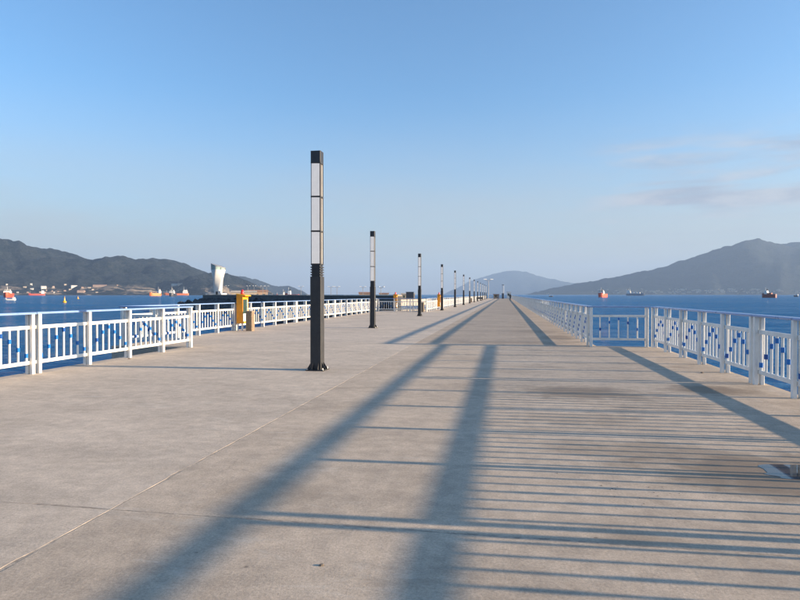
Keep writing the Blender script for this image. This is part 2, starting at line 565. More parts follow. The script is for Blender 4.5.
def ridge(name, prof, d_crest, d_shore, d_back, seed, mat_, nu=260, nv=46, spur=0.48, freq=10.0, rag=1.0):
    """mountain range: a crest line at its true distance and height, falling to a shore in front and to the sea behind"""
    x0, x1 = prof[0][0], prof[-1][0]
    vs, fs = [], []
    so = Vector((seed * 13.7, seed * 5.1, seed))
    for i in range(nu + 1):
        px = x0 + (x1 - x0) * i / nu
        py = lerp_pts(prof, px)
        a = azim(px)
        wob = noise.fractal(Vector((px * 0.012, seed, 0)), 1.0, 2.0, 3)
        dc = d_crest * (1 + 0.05 * wob)
        ds = d_shore * (1 + 0.06 * noise.fractal(Vector((px * 0.02, seed + 9, 0)), 1.0, 2.0, 3))
        zc = EYE + (VY - py) / FPX * dc * math.cos(a + YAW)
        zc += rag * 0.0016 * dc * noise.fractal(Vector((px * 0.11, seed + 3, 0)), 1.0, 2.0, 4)
        for j in range(nv + 1):
            v = j / nv
            if v < 0.7:
                s = v / 0.7
                d = ds + (dc - ds) * s
                f = s ** 1.25 * 0.72 + 0.28 * (s * s * (3 - 2 * s))
            else:
                s = max(0.0, 1 - (v - 0.7) / 0.3)
                d = dc + (d_back - dc) * (1 - s)
                f = s ** 1.3
            P = Vector((math.sin(a) * d, math.cos(a) * d, 0))
            q = P / d_crest * freq + so
            spn = noise.fractal(q, 0.9, 2.1, 6)
            rid = 1 - 2 * abs(noise.fractal(q * 0.6 + Vector((4, 4, 1)), 0.9, 2.1, 4))
            wgt = math.sin(math.pi * min(1, max(0, s))) ** 0.7
            z = SEA - 6 + (zc - SEA + 6) * max(0.0, f * (1 + spur * wgt * (0.7 * spn + 0.5 * (rid - 0.5))))
            if 0 < s < 1:
                z += 0.0009 * d_crest * noise.fractal(q * 9, 0.8, 2.0, 4) * min(1, s * 4)
            vs.append((P.x, P.y, z))
    n = nv + 1
    for i in range(nu):
        for j in range(nv):
            fs.append((i * n + j, (i + 1) * n + j, (i + 1) * n + j + 1, i * n + j + 1))
    m = MB().add(vs, fs)
    o = m.build(name, mat_, smooth=True, kind='structure')
    return BVHTree.FromPolygons([Vector(p) for p in vs], fs)


L_PROF = [(-420, 262), (-250, 250), (-120, 236), (-40, 234), (0, 239.4), (19, 245), (38, 247.5), (56, 249), (75, 254), (90, 259), (103, 257.5), (120, 255),
          (135, 259), (157, 258), (176, 261), (186, 264.5), (195, 268.6), (204, 271), (216, 276), (228, 285), (240, 296)]
bvh_left = ridge('scrub_hill', L_PROF, 5000, 3850, 6800, 1, M['hill_near'], freq=13)
M_PROF = [(168, 297), (180, 280.5), (190, 276.5), (202, 273.5), (216, 272), (228, 273), (240, 277), (255, 284), (268, 291), (280, 297)]
bvh_mid = ridge('scrub_hill', M_PROF, 4300, 3700, 5200, 2, M['hill_near'], nu=120, freq=12)
B_PROF = [(190, 296), (215, 278), (240, 275.8), (252, 278), (262, 281), (271, 285), (277, 286.5), (289, 285.5), (296, 288), (304, 292), (312, 297)]
ridge('scrub_hill', B_PROF, 8200, 7400, 9500, 3, M['hill_far'], nu=120, freq=12)
F_PROF = [(440, 296), (455, 289), (470, 281), (490, 274.5), (503, 271.5), (515, 270), (527, 272), (537, 275.6), (552, 279), (571, 283), (600, 287), (640, 294), (660, 297)]
ridge('mountain', F_PROF, 18500, 16500, 20500, 4, M['hill_far'], nu=160, freq=14, rag=0.5, spur=0.2)
R_PROF = [(520, 296.5), (530, 293.5), (549, 289), (568, 285), (586, 282), (606, 278.5), (624, 275), (654, 269), (665, 266.5), (676, 262), (693, 257), (710, 251),
          (724, 246.5), (736, 244), (747, 240), (757, 238.8), (767, 241), (777, 243), (800, 248), (830, 262), (900, 270), (1000, 280), (1300, 296)]
bvh_right = ridge('mountain', R_PROF, 9200, 7300, 11500, 5, M['hill_far'], nu=300, freq=14, spur=0.16)
G_PROF = [(700, 296), (730, 258), (760, 248), (785, 243), (800, 241.5), (830, 241), (880, 244), (960, 254), (1060, 270), (1300, 296)]
ridge('mountain', G_PROF, 10800, 9900, 12500, 6, M['hill_far'], nu=160, freq=14, spur=0.15)

# ------------------------------------------------------------------ pier deck
JOINT_X = -2.85
deck = MB()
zones = [(-9.5, 4.56, -12.0, 16.55), (-11.86, 4.56, 16.55, 19.12), (-11.86, 2.76, 19.12, 57.5), (-7.25, 2.76, 57.5, 236.0)]
for (a, b_, c, d) in zones:
    deck.box(a + 0.01, b_ - 0.01, c, d, -1.15, -0.07)
deck_o = deck.build('pier_deck', M['concrete'], kind='structure')
pm = MB().tube((0, 0, -9), (0, 0, -1.14), 0.4, 0.4, 14).mesh('pile', M['pile'], True)
for y in [-6, 3, 12, 18, 27, 36, 45, 54] + list(range(66, 236, 12)):
    for x in ((-8.9 if y < 17 else (-11.2 if y < 57 else -6.6)), -2.8, (3.9 if y < 19 else 2.1)):
        obj('pile', pm, deck_o, (x, y, 0))


def slab(x0, x1, y0, y1, seed, ch=0.0015, g=0.0035):
    """one cast panel with chipped arrises"""
    x0, x1, y0, y1 = x0 + g, x1 - g, y0 + g, y1 - g
    near = y0 < 40
    step = 0.12 if near else 1.5
    pts = []
    def edge(ax, ay, bx, by, nx, ny):
        n = max(2, int(math.hypot(bx - ax, by - ay) / step))
        for k in range(n):
            f = k / n
            x, y = ax + (bx - ax) * f, ay + (by - ay) * f
            c = 0
            if near and k:
                c = abs(noise.fractal(Vector((x * 2.3, y * 2.3, seed)), 0.7, 2.1, 4)) * (0.013 if ny else 0.008)
                if noise.noise(Vector((x * 1.1, y * 1.1, seed + 5))) > (0.08 if ny else 0.33):
                    c += 0.02 * rng.random()
            pts.append((x + nx * c, y + ny * c))
    edge(x0, y0, x1, y0, 0, 1)
    edge(x1, y0, x1, y1, -1, 0)
    edge(x1, y1, x0, y1, 0, -1)
    edge(x0, y1, x0, y0, 1, 0)
    cx, cy_ = (x0 + x1) / 2, (y0 + y1) / 2
    def ins(p, d):
        return (p[0] + (d if p[0] < cx else -d) * (1 if abs(p[0] - cx) > (x1 - x0) / 2 - 0.06 else 0),
                p[1] + (d if p[1] < cy_ else -d) * (1 if abs(p[1] - cy_) > (y1 - y0) / 2 - 0.06 else 0))
    rings = [[(p[0], p[1], -0.066) for p in pts], [(p[0], p[1], -ch * 1.2) for p in pts], [(*ins(p, ch), 0.0) for p in pts]]
    MB().loft(rings).build('slab', M['concrete'], deck_o)


cuts = [-12.0, 3.96, 19.12, 34.2, 49.3]
k = 0
for y0, y1 in ((-12.0, 3.96), (3.96, 19.12)):
    slab(-9.5, JOINT_X, y0, y1, k)
    slab(JOINT_X, 4.56, y0, y1, k + 1)
    k += 2
slab(-11.86, -9.492, 16.55, 19.12, 40, 0.0004, 0.0)
for y0, y1 in ((19.12, 34.2), (34.2, 49.3), (49.3, 57.5)):
    slab(-11.86, JOINT_X, y0, y1, k)
    slab(JOINT_X, 2.76, y0, y1, k + 1)
    k += 2
y = 57.5
while y < 235:
    y1 = min(236.0, y + 15.0)
    slab(-7.25, JOINT_X, y, y1, k)
    slab(JOINT_X, 2.76, y, y1, k + 1)
    k += 2
    y = y1


def filler(p0, p1):
    """crumbling mortar in a joint, nearly flush in places and worn down in others"""
    p0, p1 = Vector(p0), Vector(p1)
    d = (p1 - p0).normalized()
    q = Vector((-d.y, d.x, 0)) * 0.04
    n = int(min(700, (p1 - p0).length / 0.06))
    rings = []
    for i in range(n + 1):
        f = (i / n) ** 1.6
        c_ = p0.lerp(p1, f)
        z = -0.0013 + 0.0028 * noise.fractal(Vector((c_.x * 3.1, c_.y * 3.1, 8.0)), 0.6, 2.1, 5)
        z = min(-0.0003, max(-0.0062, z))
        rings.append([(c_ - q) + Vector((0, 0, -0.068)), (c_ + q) + Vector((0, 0, -0.068)), (c_ + q) + Vector((0, 0, z)), (c_ - q) + Vector((0, 0, z))])
    MB().loft(rings).build('joint_filler', M['sealant'], deck_o)


filler((JOINT_X, 1.5, 0), (JOINT_X, 60.0, 0))
filler((JOINT_X, 1.49, 0), (JOINT_X, -11.9, 0))
filler((JOINT_X, 60.01, 0), (JOINT_X, 235.9, 0))
for yj, xa, xb in ((3.96, -9.4, 4.46), (19.12, -11.7, 2.7), (34.2, -11.7, 2.7), (49.3, -11.7, 2.7), (57.5, -7.1, 2.7)):
    filler((JOINT_X - 0.042, yj, 0), (xa, yj, 0))
    filler((JOINT_X + 0.042, yj, 0), (xb, yj, 0))

# ------------------------------------------------------------------ railings
Z_TOP, Z_MID, Z_LOW = 1.226, 0.925, 0.225
RAIL_H = 0.070
PZ0, PZ1 = Z_LOW + RAIL_H / 2 - 0.004, Z_MID - RAIL_H / 2 + 0.004
picket_me = MB().bar('z', PZ0, PZ1, 0, 0, 0.036, 0.036, 0.006).mesh('picket', M['white'])
sleeve_me = [MB().bar('z', -0.042, 0.042, 0, 0, 0.054, 0.054, 0.009).mesh('sleeve', M[c]) for c in ('blue', 'navy')]
post_me = MB().bar('z', -0.01, Z_TOP - 0.040, 0, 0, 0.062, 0.078, 0.006).mesh('post', M['white'])
PATTERN = [.16, .41, .69, .87, .69, .41, .16]
PAT5 = [.43, .72, .90, .70, .43]
RAILGROUP = 'white picket railing sections around the pier'


def railing(label, loc, rz, L, N, pattern=PATTERN, detail=True, group=RAILGROUP):
    """local +Y runs along the railing; uprights stand in pairs, one inside and one outside the rails"""
    t = thing('railing_section', label, 'railing', loc, rz, group)
    jit = rng.uniform(-0.002, 0.002)
    MB().bar('y', 0.004, L - 0.004, 0, Z_TOP - 0.021 + jit, 0.175, 0.042, 0.010).build('handrail', M['handrail'], t)
    MB().bar('y', 0.03, L - 0.03, 0, Z_MID, 0.038, RAIL_H, 0.005).build('middle_rail', M['white'], t)
    MB().bar('y', 0.03, L - 0.03, 0, Z_LOW, 0.038, RAIL_H, 0.005).build('bottom_rail', M['white'], t)
    e = 0.085
    pitch = (L - 2 * e) / N
    pk, sl = MB(), MB()
    for k_ in range(N + 1):
        for s in (-1, 1):
            obj('post', post_me, t, (s * 0.052, e + k_ * pitch, 0))
    for k_ in range(N):
        n = len(pattern)
        for i in range(n):
            y_ = e + k_ * pitch + (i + 0.5 if n == 7 else i + 1) * pitch / (n if n == 7 else n + 1)
            z_ = PZ0 + (PZ1 - PZ0) * pattern[i] + rng.uniform(-0.02, 0.02)
            if detail:
                p = obj('picket', picket_me, t, (0, y_, 0))
                p.rotation_euler = (0, 0, rng.uniform(-0.05, 0.05))
                obj('sleeve', sleeve_me[0 if rng.random() < 0.78 else 1], p, (0, 0, z_))
            else:
                pk.bar('z', PZ0, PZ1, 0, y_, 0.036, 0.036, 0.006)
                sl.box(-0.027, 0.027, y_ - 0.027, y_ + 0.027, z_ - 0.042, z_ + 0.042)
    if not detail:
        pk.build('pickets', M['white'], t, kind='stuff')
        sl.build('sleeves', M['blue'], t, kind='stuff')
    return t


XR1, XR2, XL1, XL2, XL3 = 4.38, 2.56, -9.28, -11.66, -7.02
railing('white picket railing beside the camera on the right, out of view, casting the nearest shadows', (XR1, -3.09, 0), 0, 7.3, 5)
railing('white picket railing at the right edge of the picture, next to the puddle', (XR1, 4.215, 0), 0, 7.3, 5)
railing('white picket railing on the right running up to the step in the deck edge', (XR1, 11.52, 0), 0, 7.45, 5)
railing('short white railing with five pickets across the step on the right', (XR2 - 0.06, 19.03, 0), R(-90), 1.78, 1, PAT5)
railing('white picket railing at the far left edge of the picture, nearest on that side', (XL1, 3.24, 0), 0, 7.3, 5)
railing('white picket railing at left running from the double post to the corner', (XL1, 10.545, 0), 0, 6.09, 4)
railing('white railing across the left corner, seen through the nearer pickets', (XL2 - 0.02, 16.74, 0), R(-90), 2.36, 2)
NEXTL = ['white railing section left of the orange cabinet', 'white railing section right behind and beyond the orange cabinet',
         'white railing section passing behind the nearest lamp column', 'white railing section left of the second lamp column',
         'white railing section running into the far left corner']
for i, lab in enumerate(NEXTL):
    y0 = 16.78 + i * 7.8
    y1 = 54.0 if i == 4 else y0 + 7.8
    railing(lab, (XL2, y0 + 0.003, 0), 0, y1 - y0 - 0.006, 4 if i == 4 else 5, detail=(i < 4))
railing('white railing facing us between the second and third lamp columns', (XL2 + 0.1, 54.1, 0), R(-90), 4.6, 3, detail=False)
# right side beyond the step
RLAB = ['first white railing section beyond the step on the right', 'second white railing section beyond the step on the right']
for i, lab in enumerate(RLAB):
    railing(lab, (XR2, 19.12 + i * 7.3, 0), 0, 7.294, 5)
proto = None
for i in range(2, 29):
    loc = (XR2, 19.12 + i * 7.3, 0)
    lab = 'white railing section far along the right edge, merging with its neighbours'
    if proto is None:
        proto = railing(lab, loc, 0, 7.294, 5, detail=False, group='far railing sections on the right')
    else:
        copy_thing(proto, loc)
first = True
for i in range(0, 24):
    loc = (XL3, 54.1 + i * 7.3, 0)
    c = copy_thing(proto, loc, 0, 'white railing section far along the left edge behind the row of lamp columns')
    c['group'] = 'far railing sections on the left'
railing('white railing across the far end of the pier', (XL3 + 0.1, 229.5, 0), R(-90), 9.4, 6, detail=False)


# ------------------------------------------------------------------ lamp columns
def lamp_column(label, loc, group='lamp columns in a row', rz=0.0):
    t = thing('lamp_column', label, 'lamp post', loc, rz, group)
    MB().bar('z', -0.004, 0.022, 0, 0, 0.40, 0.40, 0.012).build('base_plate', M['charcoal'], t)
    col = MB().bar('z', 0.02, 1.95, 0, 0, 0.235, 0.235, 0.012).build('column', M['charcoal'], t)
    MB().box(-0.05, 0.05, -0.121, -0.1165, 0.42, 0.74).build('access_door', M['charcoal'], col)
    for a in range(4):
        for off in (-0.06, 0.06):
            g = MB().add([(off - 0.006, -0.117, 0.02), (off - 0.006, -0.19, 0.02), (off - 0.006, -0.19, 0.05), (off - 0.006, -0.117, 0.17),
                          (off + 0.006, -0.117, 0.02), (off + 0.006, -0.19, 0.02), (off + 0.006, -0.19, 0.05), (off + 0.006, -0.117, 0.17)],
                         [(0, 1, 2, 3), (7, 6, 5, 4), (0, 4, 5, 1), (1, 5, 6, 2), (2, 6, 7, 3), (3, 7, 4, 0)])
            g.build('gusset', M['charcoal'], t, rz=a * math.pi / 2)
    for sx in (-1, 1):
        for sy in (-1, 1):
            b = MB().lathe([(0.02, 0.02), (0.02, 0.036), (0.011, 0.037), (0.011, 0.062)], 6)
            b.build('bolt', M['steel'], t, loc=(sx * 0.165, sy * 0.165, 0))
    # louvred collar between column and head
    c = MB().bar('z', 1.95, 2.20, 0, 0, 0.185, 0.185, 0.008)
    c.build('collar', M['black'], t)
    for q in range(4):
        MB().bar('z', 1.975 + q * 0.052, 2.000 + q * 0.052, 0, 0, 0.225, 0.225, 0.006).build('louvre', M['charcoal'], t)
    # head: four corner mullions, dividers, three opal panels to front and back
    for sx in (-1, 1):
        for sy in (-1, 1):
            MB().bar('z', 2.19, 4.31, sx * 0.0955, sy * 0.0925, 0.018, 0.018, 0.003).build('mullion', M['charcoal'], t)
    MB().bar('z', 2.19, 4.31, 0, 0, 0.10, 0.12, 0.004).build('spine', M['black'], t)
    for z in (2.19, 2.875, 3.59, 4.29):
        MB().bar('z', z, z + 0.026, 0, 0, 0.214, 0.214, 0.003).build('divider', M['charcoal'], t)
    for sgn in (-1, 1):
        for (z0, z1) in ((2.22, 2.87), (2.905, 3.585), (3.62, 4.285)):
            yo, yi = 0.098 * sgn, 0.062 * sgn
            ring = [(-0.086, yi), (-0.086, 0.118 * sgn), (-0.078, 0.127 * sgn), (0.084, 0.1035 * sgn), (0.086, yi)]
            if sgn > 0:
                ring = ring[::-1]
            MB().loft([[(x, y_, z) for x, y_ in ring] for z in (z0, z1)]).build('diffuser', M['diffuser'], t)
    for sgn in (-1, 1):
        MB().box(min(sgn * 0.06, sgn * 0.085), max(sgn * 0.06, sgn * 0.085), -0.078, 0.078, 2.20, 4.30).build('side_panel', M['alu'], t)
    MB().bar('z', 4.31, 4.55, 0, 0, 0.214, 0.214, 0.008).build('cap', M['black'], t)
    return t


lc = lamp_column('nearest and tallest charcoal lamp column with white light panels', (-3.86, 12.04, 0))
ORD = ['second', 'third', 'fourth', 'fifth', 'sixth', 'seventh', 'eighth', 'ninth']
for i in range(12):
    if i < 8:
        lab = ORD[i] + ' lamp column from the camera in the receding row on the left'
    else:
        lab = 'tiny lamp column at the far end of the receding row'
    copy_thing(lc, (-6.13, 27.6 + i * 15.75, 0), 0, lab)

# ------------------------------------------------------------------ orange emergency cabinets and bins
def cabinet(label, loc, rz=0):
    t = thing('emergency_cabinet', label, 'cabinet', loc, rz, 'orange emergency cabinets')
    for sx in (-0.1, 0.1):
        for sy in (-0.24, 0.24):
            MB().bar('z', -0.005, 0.32, sx, sy, 0.05, 0.05, 0.005).build('leg', M['panel_white'], t)
    MB().box(-0.14, 0.05, -0.285, 0.285, 0.315, 1.57).build('body', M['orange'], t)
    for sy in (-1, 1):
        MB().box(0.05, 0.15, sy * 0.27 - 0.016, sy * 0.27 + 0.016, 0.32, 1.57).build('side_panel', M['orange'], t)
    MB().box(0.05, 0.14, -0.254, 0.254, 0.318, 0.40).build('bottom_trim', M['yellow'], t)
    MB().box(0.05, 0.128, -0.254, 0.254, 0.402, 0.74).build('lower_panel', M['panel_white'], t)
    f = MB().box(0.05, 0.10, -0.254, 0.254, 0.742, 1.36).build('window', M['dark_glass'], t)
    for sy in (-0.235, 0.235):
        MB().box(0.102, 0.125, sy - 0.018, sy + 0.018, 0.745, 1.358).build('frame', M['panel_white'], f)
    MB().box(0.052, 0.145, -0.254, 0.254, 1.362, 1.45).build('header', M['yellow'], t)
    h = MB().add([(-0.15, -0.30, 1.572), (0.27, -0.30, 1.50), (0.27, 0.30, 1.50), (-0.15, 0.30, 1.572),
                  (-0.15, -0.30, 1.612), (0.27, -0.30, 1.545), (0.27, 0.30, 1.545), (-0.15, 0.30, 1.612)],
                 [(3, 2, 1, 0), (4, 5, 6, 7), (0, 1, 5, 4), (1, 2, 6, 5), (2, 3, 7, 6), (3, 0, 4, 7)])
    h.build('hood', M['yellow'], t)
    b = MB().lathe([(0.075, 1.585), (0.075, 1.63), (0.066, 1.66), (0.062, 1.73), (0.045, 1.775), (0.01, 1.79)], 14)
    b.build('beacon', M['red'], t, smooth=True)
    return t


def bin_box(label, loc):
    t = thing('litter_bin', label, 'bin', loc, 0, 'brown litter bins')
    MB().bar('z', -0.005, 0.80, 0, 0, 0.27, 0.27, 0.01).build('body', M['bin'], t)
    for i in range(4):
        for a in range(4):
            MB().bar('z', 0.04, 0.79, -0.099 + i * 0.066, -0.14, 0.054, 0.018, 0.004).build('slat', M['bin'], t, rz=a * math.pi / 2)
    MB().bar('z', 0.80, 0.865, 0, 0, 0.30, 0.30, 0.012).build('lid', M['bin'], t)
    return t


cabinet('orange emergency cabinet with yellow hood and red beacon by the left railing', (-11.36, 24.75, 0))
bin_box('brown box-shaped bin next to the nearest orange cabinet', (-10.86, 24.45, 0))
cabinet('small distant orange cabinet at the railing facing us, left of the third lamp column', (-10.05, 55.0, 0))
bin_box('distant brown bin at the inner corner right of the third lamp column', (-7.3, 53.4, 0))
cabinet('distant orange cabinet just left of the fourth lamp column', (-6.72, 61.8, 0))
bin_box('tiny brown bin by the left railing far down the pier', (-6.6, 120.0, 0))

t = thing('notice_board', 'dark notice board on a post beside the third lamp column', 'sign', (-8.75, 55.4, 0))
MB().bar('z', -0.005, 1.25, -0.28, 0, 0.06, 0.06, 0.006).build('leg', M['grey'], t)
MB().bar('z', -0.005, 1.25, 0.28, 0, 0.06, 0.06, 0.006).build('leg', M['grey'], t)
MB().box(-0.36, 0.36, -0.05, 0.05, 1.22, 1.78).build('board', M['dark_grey'], t)
MB().bar('x', -0.40, 0.40, 0, 1.80, 0.13, 0.04, 0.008).build('top_frame', M['black'], t)

# ------------------------------------------------------------------ far end of the pier
t = thing('light_pylon', 'thick light column standing alone at the end of the pier', 'lamp post', (-0.75, 222.0, 0))
MB().bar('z', -0.005, 2.0, 0, 0, 0.75, 0.75, 0.03).build('column', M['dark_grey'], t)
MB().bar('z', 2.0, 4.9, 0, 0, 0.70, 0.70, 0.03).build('diffuser', M['diffuser'], t)
MB().bar('z', 4.9, 5.1, 0, 0, 0.76, 0.76, 0.03).build('cap', M['black'], t)


def curved_lamp(label, loc, h, rz, group, s=1.0):
    t = thing('street_lamp', label, 'street lamp', loc, rz, group)
    MB().tube((0, 0, -0.02), (0, 0, h), 0.10 * s, 0.06 * s, 8).build('pole', M['grey'], t)
    for sg in (-1, 1):
        pts = [Vector((sg * 0.7 * s * math.sin(a), 0, h - 0.1 + 0.55 * s * (1 - math.cos(a)) * 0.6)) for a in [i * math.pi / 2 / 5 for i in range(6)]]
        MB().path(pts, 0.045 * s, 6).build('arm', M['grey'], t)
        e = pts[-1]
        MB().box(e.x - 0.30 * s, e.x + 0.30 * s, -0.14 * s, 0.14 * s, e.z - 0.10 * s, e.z + 0.03 * s).build('lamp_head', M['panel_white'], t)
    return t


curved_lamp('twin-armed street lamp at the far end of the pier row', (-5.4, 200.0, 0), 6.2, R(20), 'street lamps', 1.6)


def booth(label, loc, sx, sy, h, m1, m2, name='kiosk', rz=0):
    t = thing(name, label, 'kiosk', loc, rz)
    MB().box(-sx / 2, sx / 2, -sy / 2, sy / 2, -0.005, h).build('wall', m1, t)
    MB().box(-sx / 2 - 0.2, sx / 2 + 0.2, -sy / 2 - 0.2, sy / 2 + 0.2, h, h + 0.18).build('roof', m2, t)
    MB().box(-sx * 0.3, sx * 0.1, -sy / 2 - 0.03, -sy / 2 + 0.02, h * 0.45, h * 0.8).build('window', M['dark_glass'], t)
    MB().box(sx * 0.2, sx * 0.42, -sy / 2 - 0.03, -sy / 2 + 0.02, 0.02, h * 0.8).build('door', M['grey'], t)
    return t


booth('small white booth at the far end of the pier, right side', (1.4, 226.0, 0), 1.5, 1.4, 2.4, M['panel_white'], M['panel_white'])
booth('low tan hut at the far end of the pier, left of the pylon', (-3.2, 226.0, 0), 2.0, 1.6, 1.5, M['house_pink'], M['roof_brown'])


def cleat(label, loc):
    t = thing('bench', label, 'bench', loc)
    for sx in (-0.6, 0.6):
        MB().box(sx - 0.06, sx + 0.06, -0.2, 0.2, -0.005, 0.42).build('leg', M['dark_grey'], t)
    for k_ in range(3):
        MB().box(-0.8, 0.8, -0.22 + k_ * 0.15, -0.09 + k_ * 0.15, 0.42, 0.46).build('slat', M['bin'], t)
    MB().box(-0.8, 0.8, 0.24, 0.28, 0.44, 0.90).build('backrest', M['dark_grey'], t)


cleat('tiny dark bench by the left railing far down the pier', (-6.3, 150.0, 0))


# person far down the deck
def person(label, loc, rz):
    J = {0: ((0, 0, 0.93), .13), 1: ((0, 0, 1.15), .125), 2: ((0, 0.01, 1.38), .15), 3: ((0, 0.015, 1.50), .06), 4: ((0, -0.01, 1.62), .095), 5: ((0, -0.01, 1.70), .085),
         6: ((-.18, 0, 1.40), .065), 7: ((-.23, 0.03, 1.13), .05), 8: ((-.22, -.06, .90), .04), 9: ((.18, 0, 1.40), .065), 10: ((.24, 0.02, 1.13), .05), 11: ((.22, -.08, .92), .04),
         12: ((-.10, 0, .86), .10), 13: ((-.11, -.03, .48), .068), 14: ((-.11, .02, .08), .05), 15: ((-.11, -.13, .04), .04),
         16: ((.10, 0, .86), .10), 17: ((.12, .04, .48), .068), 18: ((.12, .14, .08), .05), 19: ((.12, .0, .04), .04)}
    E_ = [(0, 1), (1, 2), (2, 3), (3, 4), (4, 5), (2, 6), (6, 7), (7, 8), (2, 9), (9, 10), (10, 11), (0, 12), (12, 13), (13, 14), (14, 15), (0, 16), (16, 17), (17, 18), (18, 19)]
    me = bpy.data.meshes.new('person')
    me.from_pydata([J[i][0] for i in range(20)], E_, [])
    me.materials.append(M['cloth'])
    o = obj('person', me, None, loc, rz)
    sk = o.modifiers.new('skin', 'SKIN')
    for i, v in enumerate(me.skin_vertices[0].data):
        r = J[i][1]
        v.radius = (r, r * 0.8 if i in (0, 1, 2) else r)
        v.use_root = (i == 0)
    o.modifiers.new('sub', 'SUBSURF').levels = 2
    o.modifiers['sub'].render_levels = 2
    tag(o, label, 'person')
    hd = MB().lathe([(0.02, 1.50), (0.07, 1.53), (0.092, 1.60), (0.09, 1.67), (0.06, 1.73), (0.015, 1.755)], 12)
    hd.build('hair', M['black'], o, smooth=True)
    return o


person('person in dark clothes walking far down the deck near the right railing', (1.35, 158.0, 0), R(180))

# ------------------------------------------------------------------ puddle and small debris
def water_mat():
    m, t, b = mat('puddle_water')
    b.inputs['Base Color'].default_value = rgb(0.07, 0.062, 0.055)
    b.inputs['Roughness'].default_value = 0.02
    b.inputs['IOR'].default_value = 1.33
    g = t.n('ShaderNodeNewGeometry')
    bp = t.n('ShaderNodeBump')
    bp.inputs['Strength'].default_value = 0.05
    bp.inputs['Distance'].default_value = 0.003
    t.link(t.noise(g.outputs['Position'], 9.0, 3, 0.5), bp.inputs['Height'])
    t.link(bp.outputs[0], b.inputs['Normal'])
    return m


M['puddle'] = water_mat()
poly = []
for i in range(140):
    a = 2 * math.pi * i / 140
    r = 1 + 0.5 * noise.fractal(Vector((math.cos(a) * 1.3, math.sin(a) * 1.3, 4.2)), 0.8, 2.0, 2)
    poly.append((3.05 + 0.88 * r * math.cos(a), 5.90 + 0.34 * r * math.sin(a) + 0.15 * math.cos(a)))
MB().loft([[(x, y, 0.0006) for x, y in poly], [(3.05 + (x - 3.05) * 0.99, 5.90 + (y - 5.90) * 0.99, 0.0022) for x, y in poly]]).build('puddle', M['puddle'], kind='structure')

ico = [(-.5, 0, .8), (.5, 0, .8), (-.5, 0, -.8), (.5, 0, -.8), (0, .8, .5), (0, .8, -.5), (0, -.8, .5), (0, -.8, -.5), (.8, .5, 0), (-.8, .5, 0), (.8, -.5, 0), (-.8, -.5, 0)]
icof = [(0, 4, 1), (0, 9, 4), (9, 5, 4), (4, 5, 8), (4, 8, 1), (8, 10, 1), (8, 3, 10), (5, 3, 8), (5, 2, 3), (2, 7, 3), (7, 10, 3), (7, 6, 10), (7, 11, 6), (11, 0, 6), (0, 1, 6), (6, 1, 10), (9, 0, 11), (9, 11, 2), (9, 2, 5), (7, 2, 11)]


def pebble(label, x, y, r):
    vs = [(px * r * rng.uniform(.7, 1.4), py * r * rng.uniform(.7, 1.2), (pz + 0.75) * r * 0.45) for px, py, pz in ico]
    o = MB().add(vs, icof).build('pebble', M['debris'], loc=(x, y, -0.001))
    tag(o, label, 'pebble', 'bits of debris on the deck')


for (x, y, r, lab) in [(-1.05, 3.35, 0.016, 'small dark crumb on the lit deck right of the long joint'), (-9.05, 13.3, 0.035, 'dark lump of debris at the foot of the left railing'),
                       (3.9, 12.9, 0.035, 'dark lump of debris near the right railing posts')]:
    pebble(lab, x, y, r)
sc_ = MB()
for _ in range(34):
    cx, cy_ = rng.choice([(1.0, 5.2), (1.35, 5.0), (0.6, 5.5), (1.15, 4.7), (0.9, 4.95)])
    x, y = rng.gauss(cx, 0.16), rng.gauss(cy_, 0.10)
    r = rng.uniform(0.002, 0.008)
    sc_.add([(x + px * r * rng.uniform(.6, 1.5), y + py * r, (pz + .75) * r * 0.3) for px, py, pz in ico], icof)
o = sc_.build('grit', M['debris'], kind='stuff')
o['label'] = 'scatter of dark grit on the deck'

# ------------------------------------------------------------------ breakwater with lighthouse
BA = at(204, 205)
BB = Vector((-13.5, 76.0, 0))
bdir = (BB - BA).normalized()
bn = Vector((bdir.y, -bdir.x, 0))         # towards the camera side
if bn.dot(-BA) < 0:
    bn = -bn
blen = (BB - BA).length


def on_bw(s, off, z=0.0):
    p = BA + bdir * s + bn * off
    return Vector((p.x, p.y, z))


def slab_on(mb_, s0, s1, o0, o1, z0, z1):
    pts = [on_bw(s0, o0), on_bw(s1, o0), on_bw(s1, o1), on_bw(s0, o1)]
    if (pts[1] - pts[0]).cross(pts[2] - pts[0]).z < 0:
        pts = pts[::-1]
    return mb_.loft([[(p.x, p.y, z) for p in pts] for z in (z0, z1)])


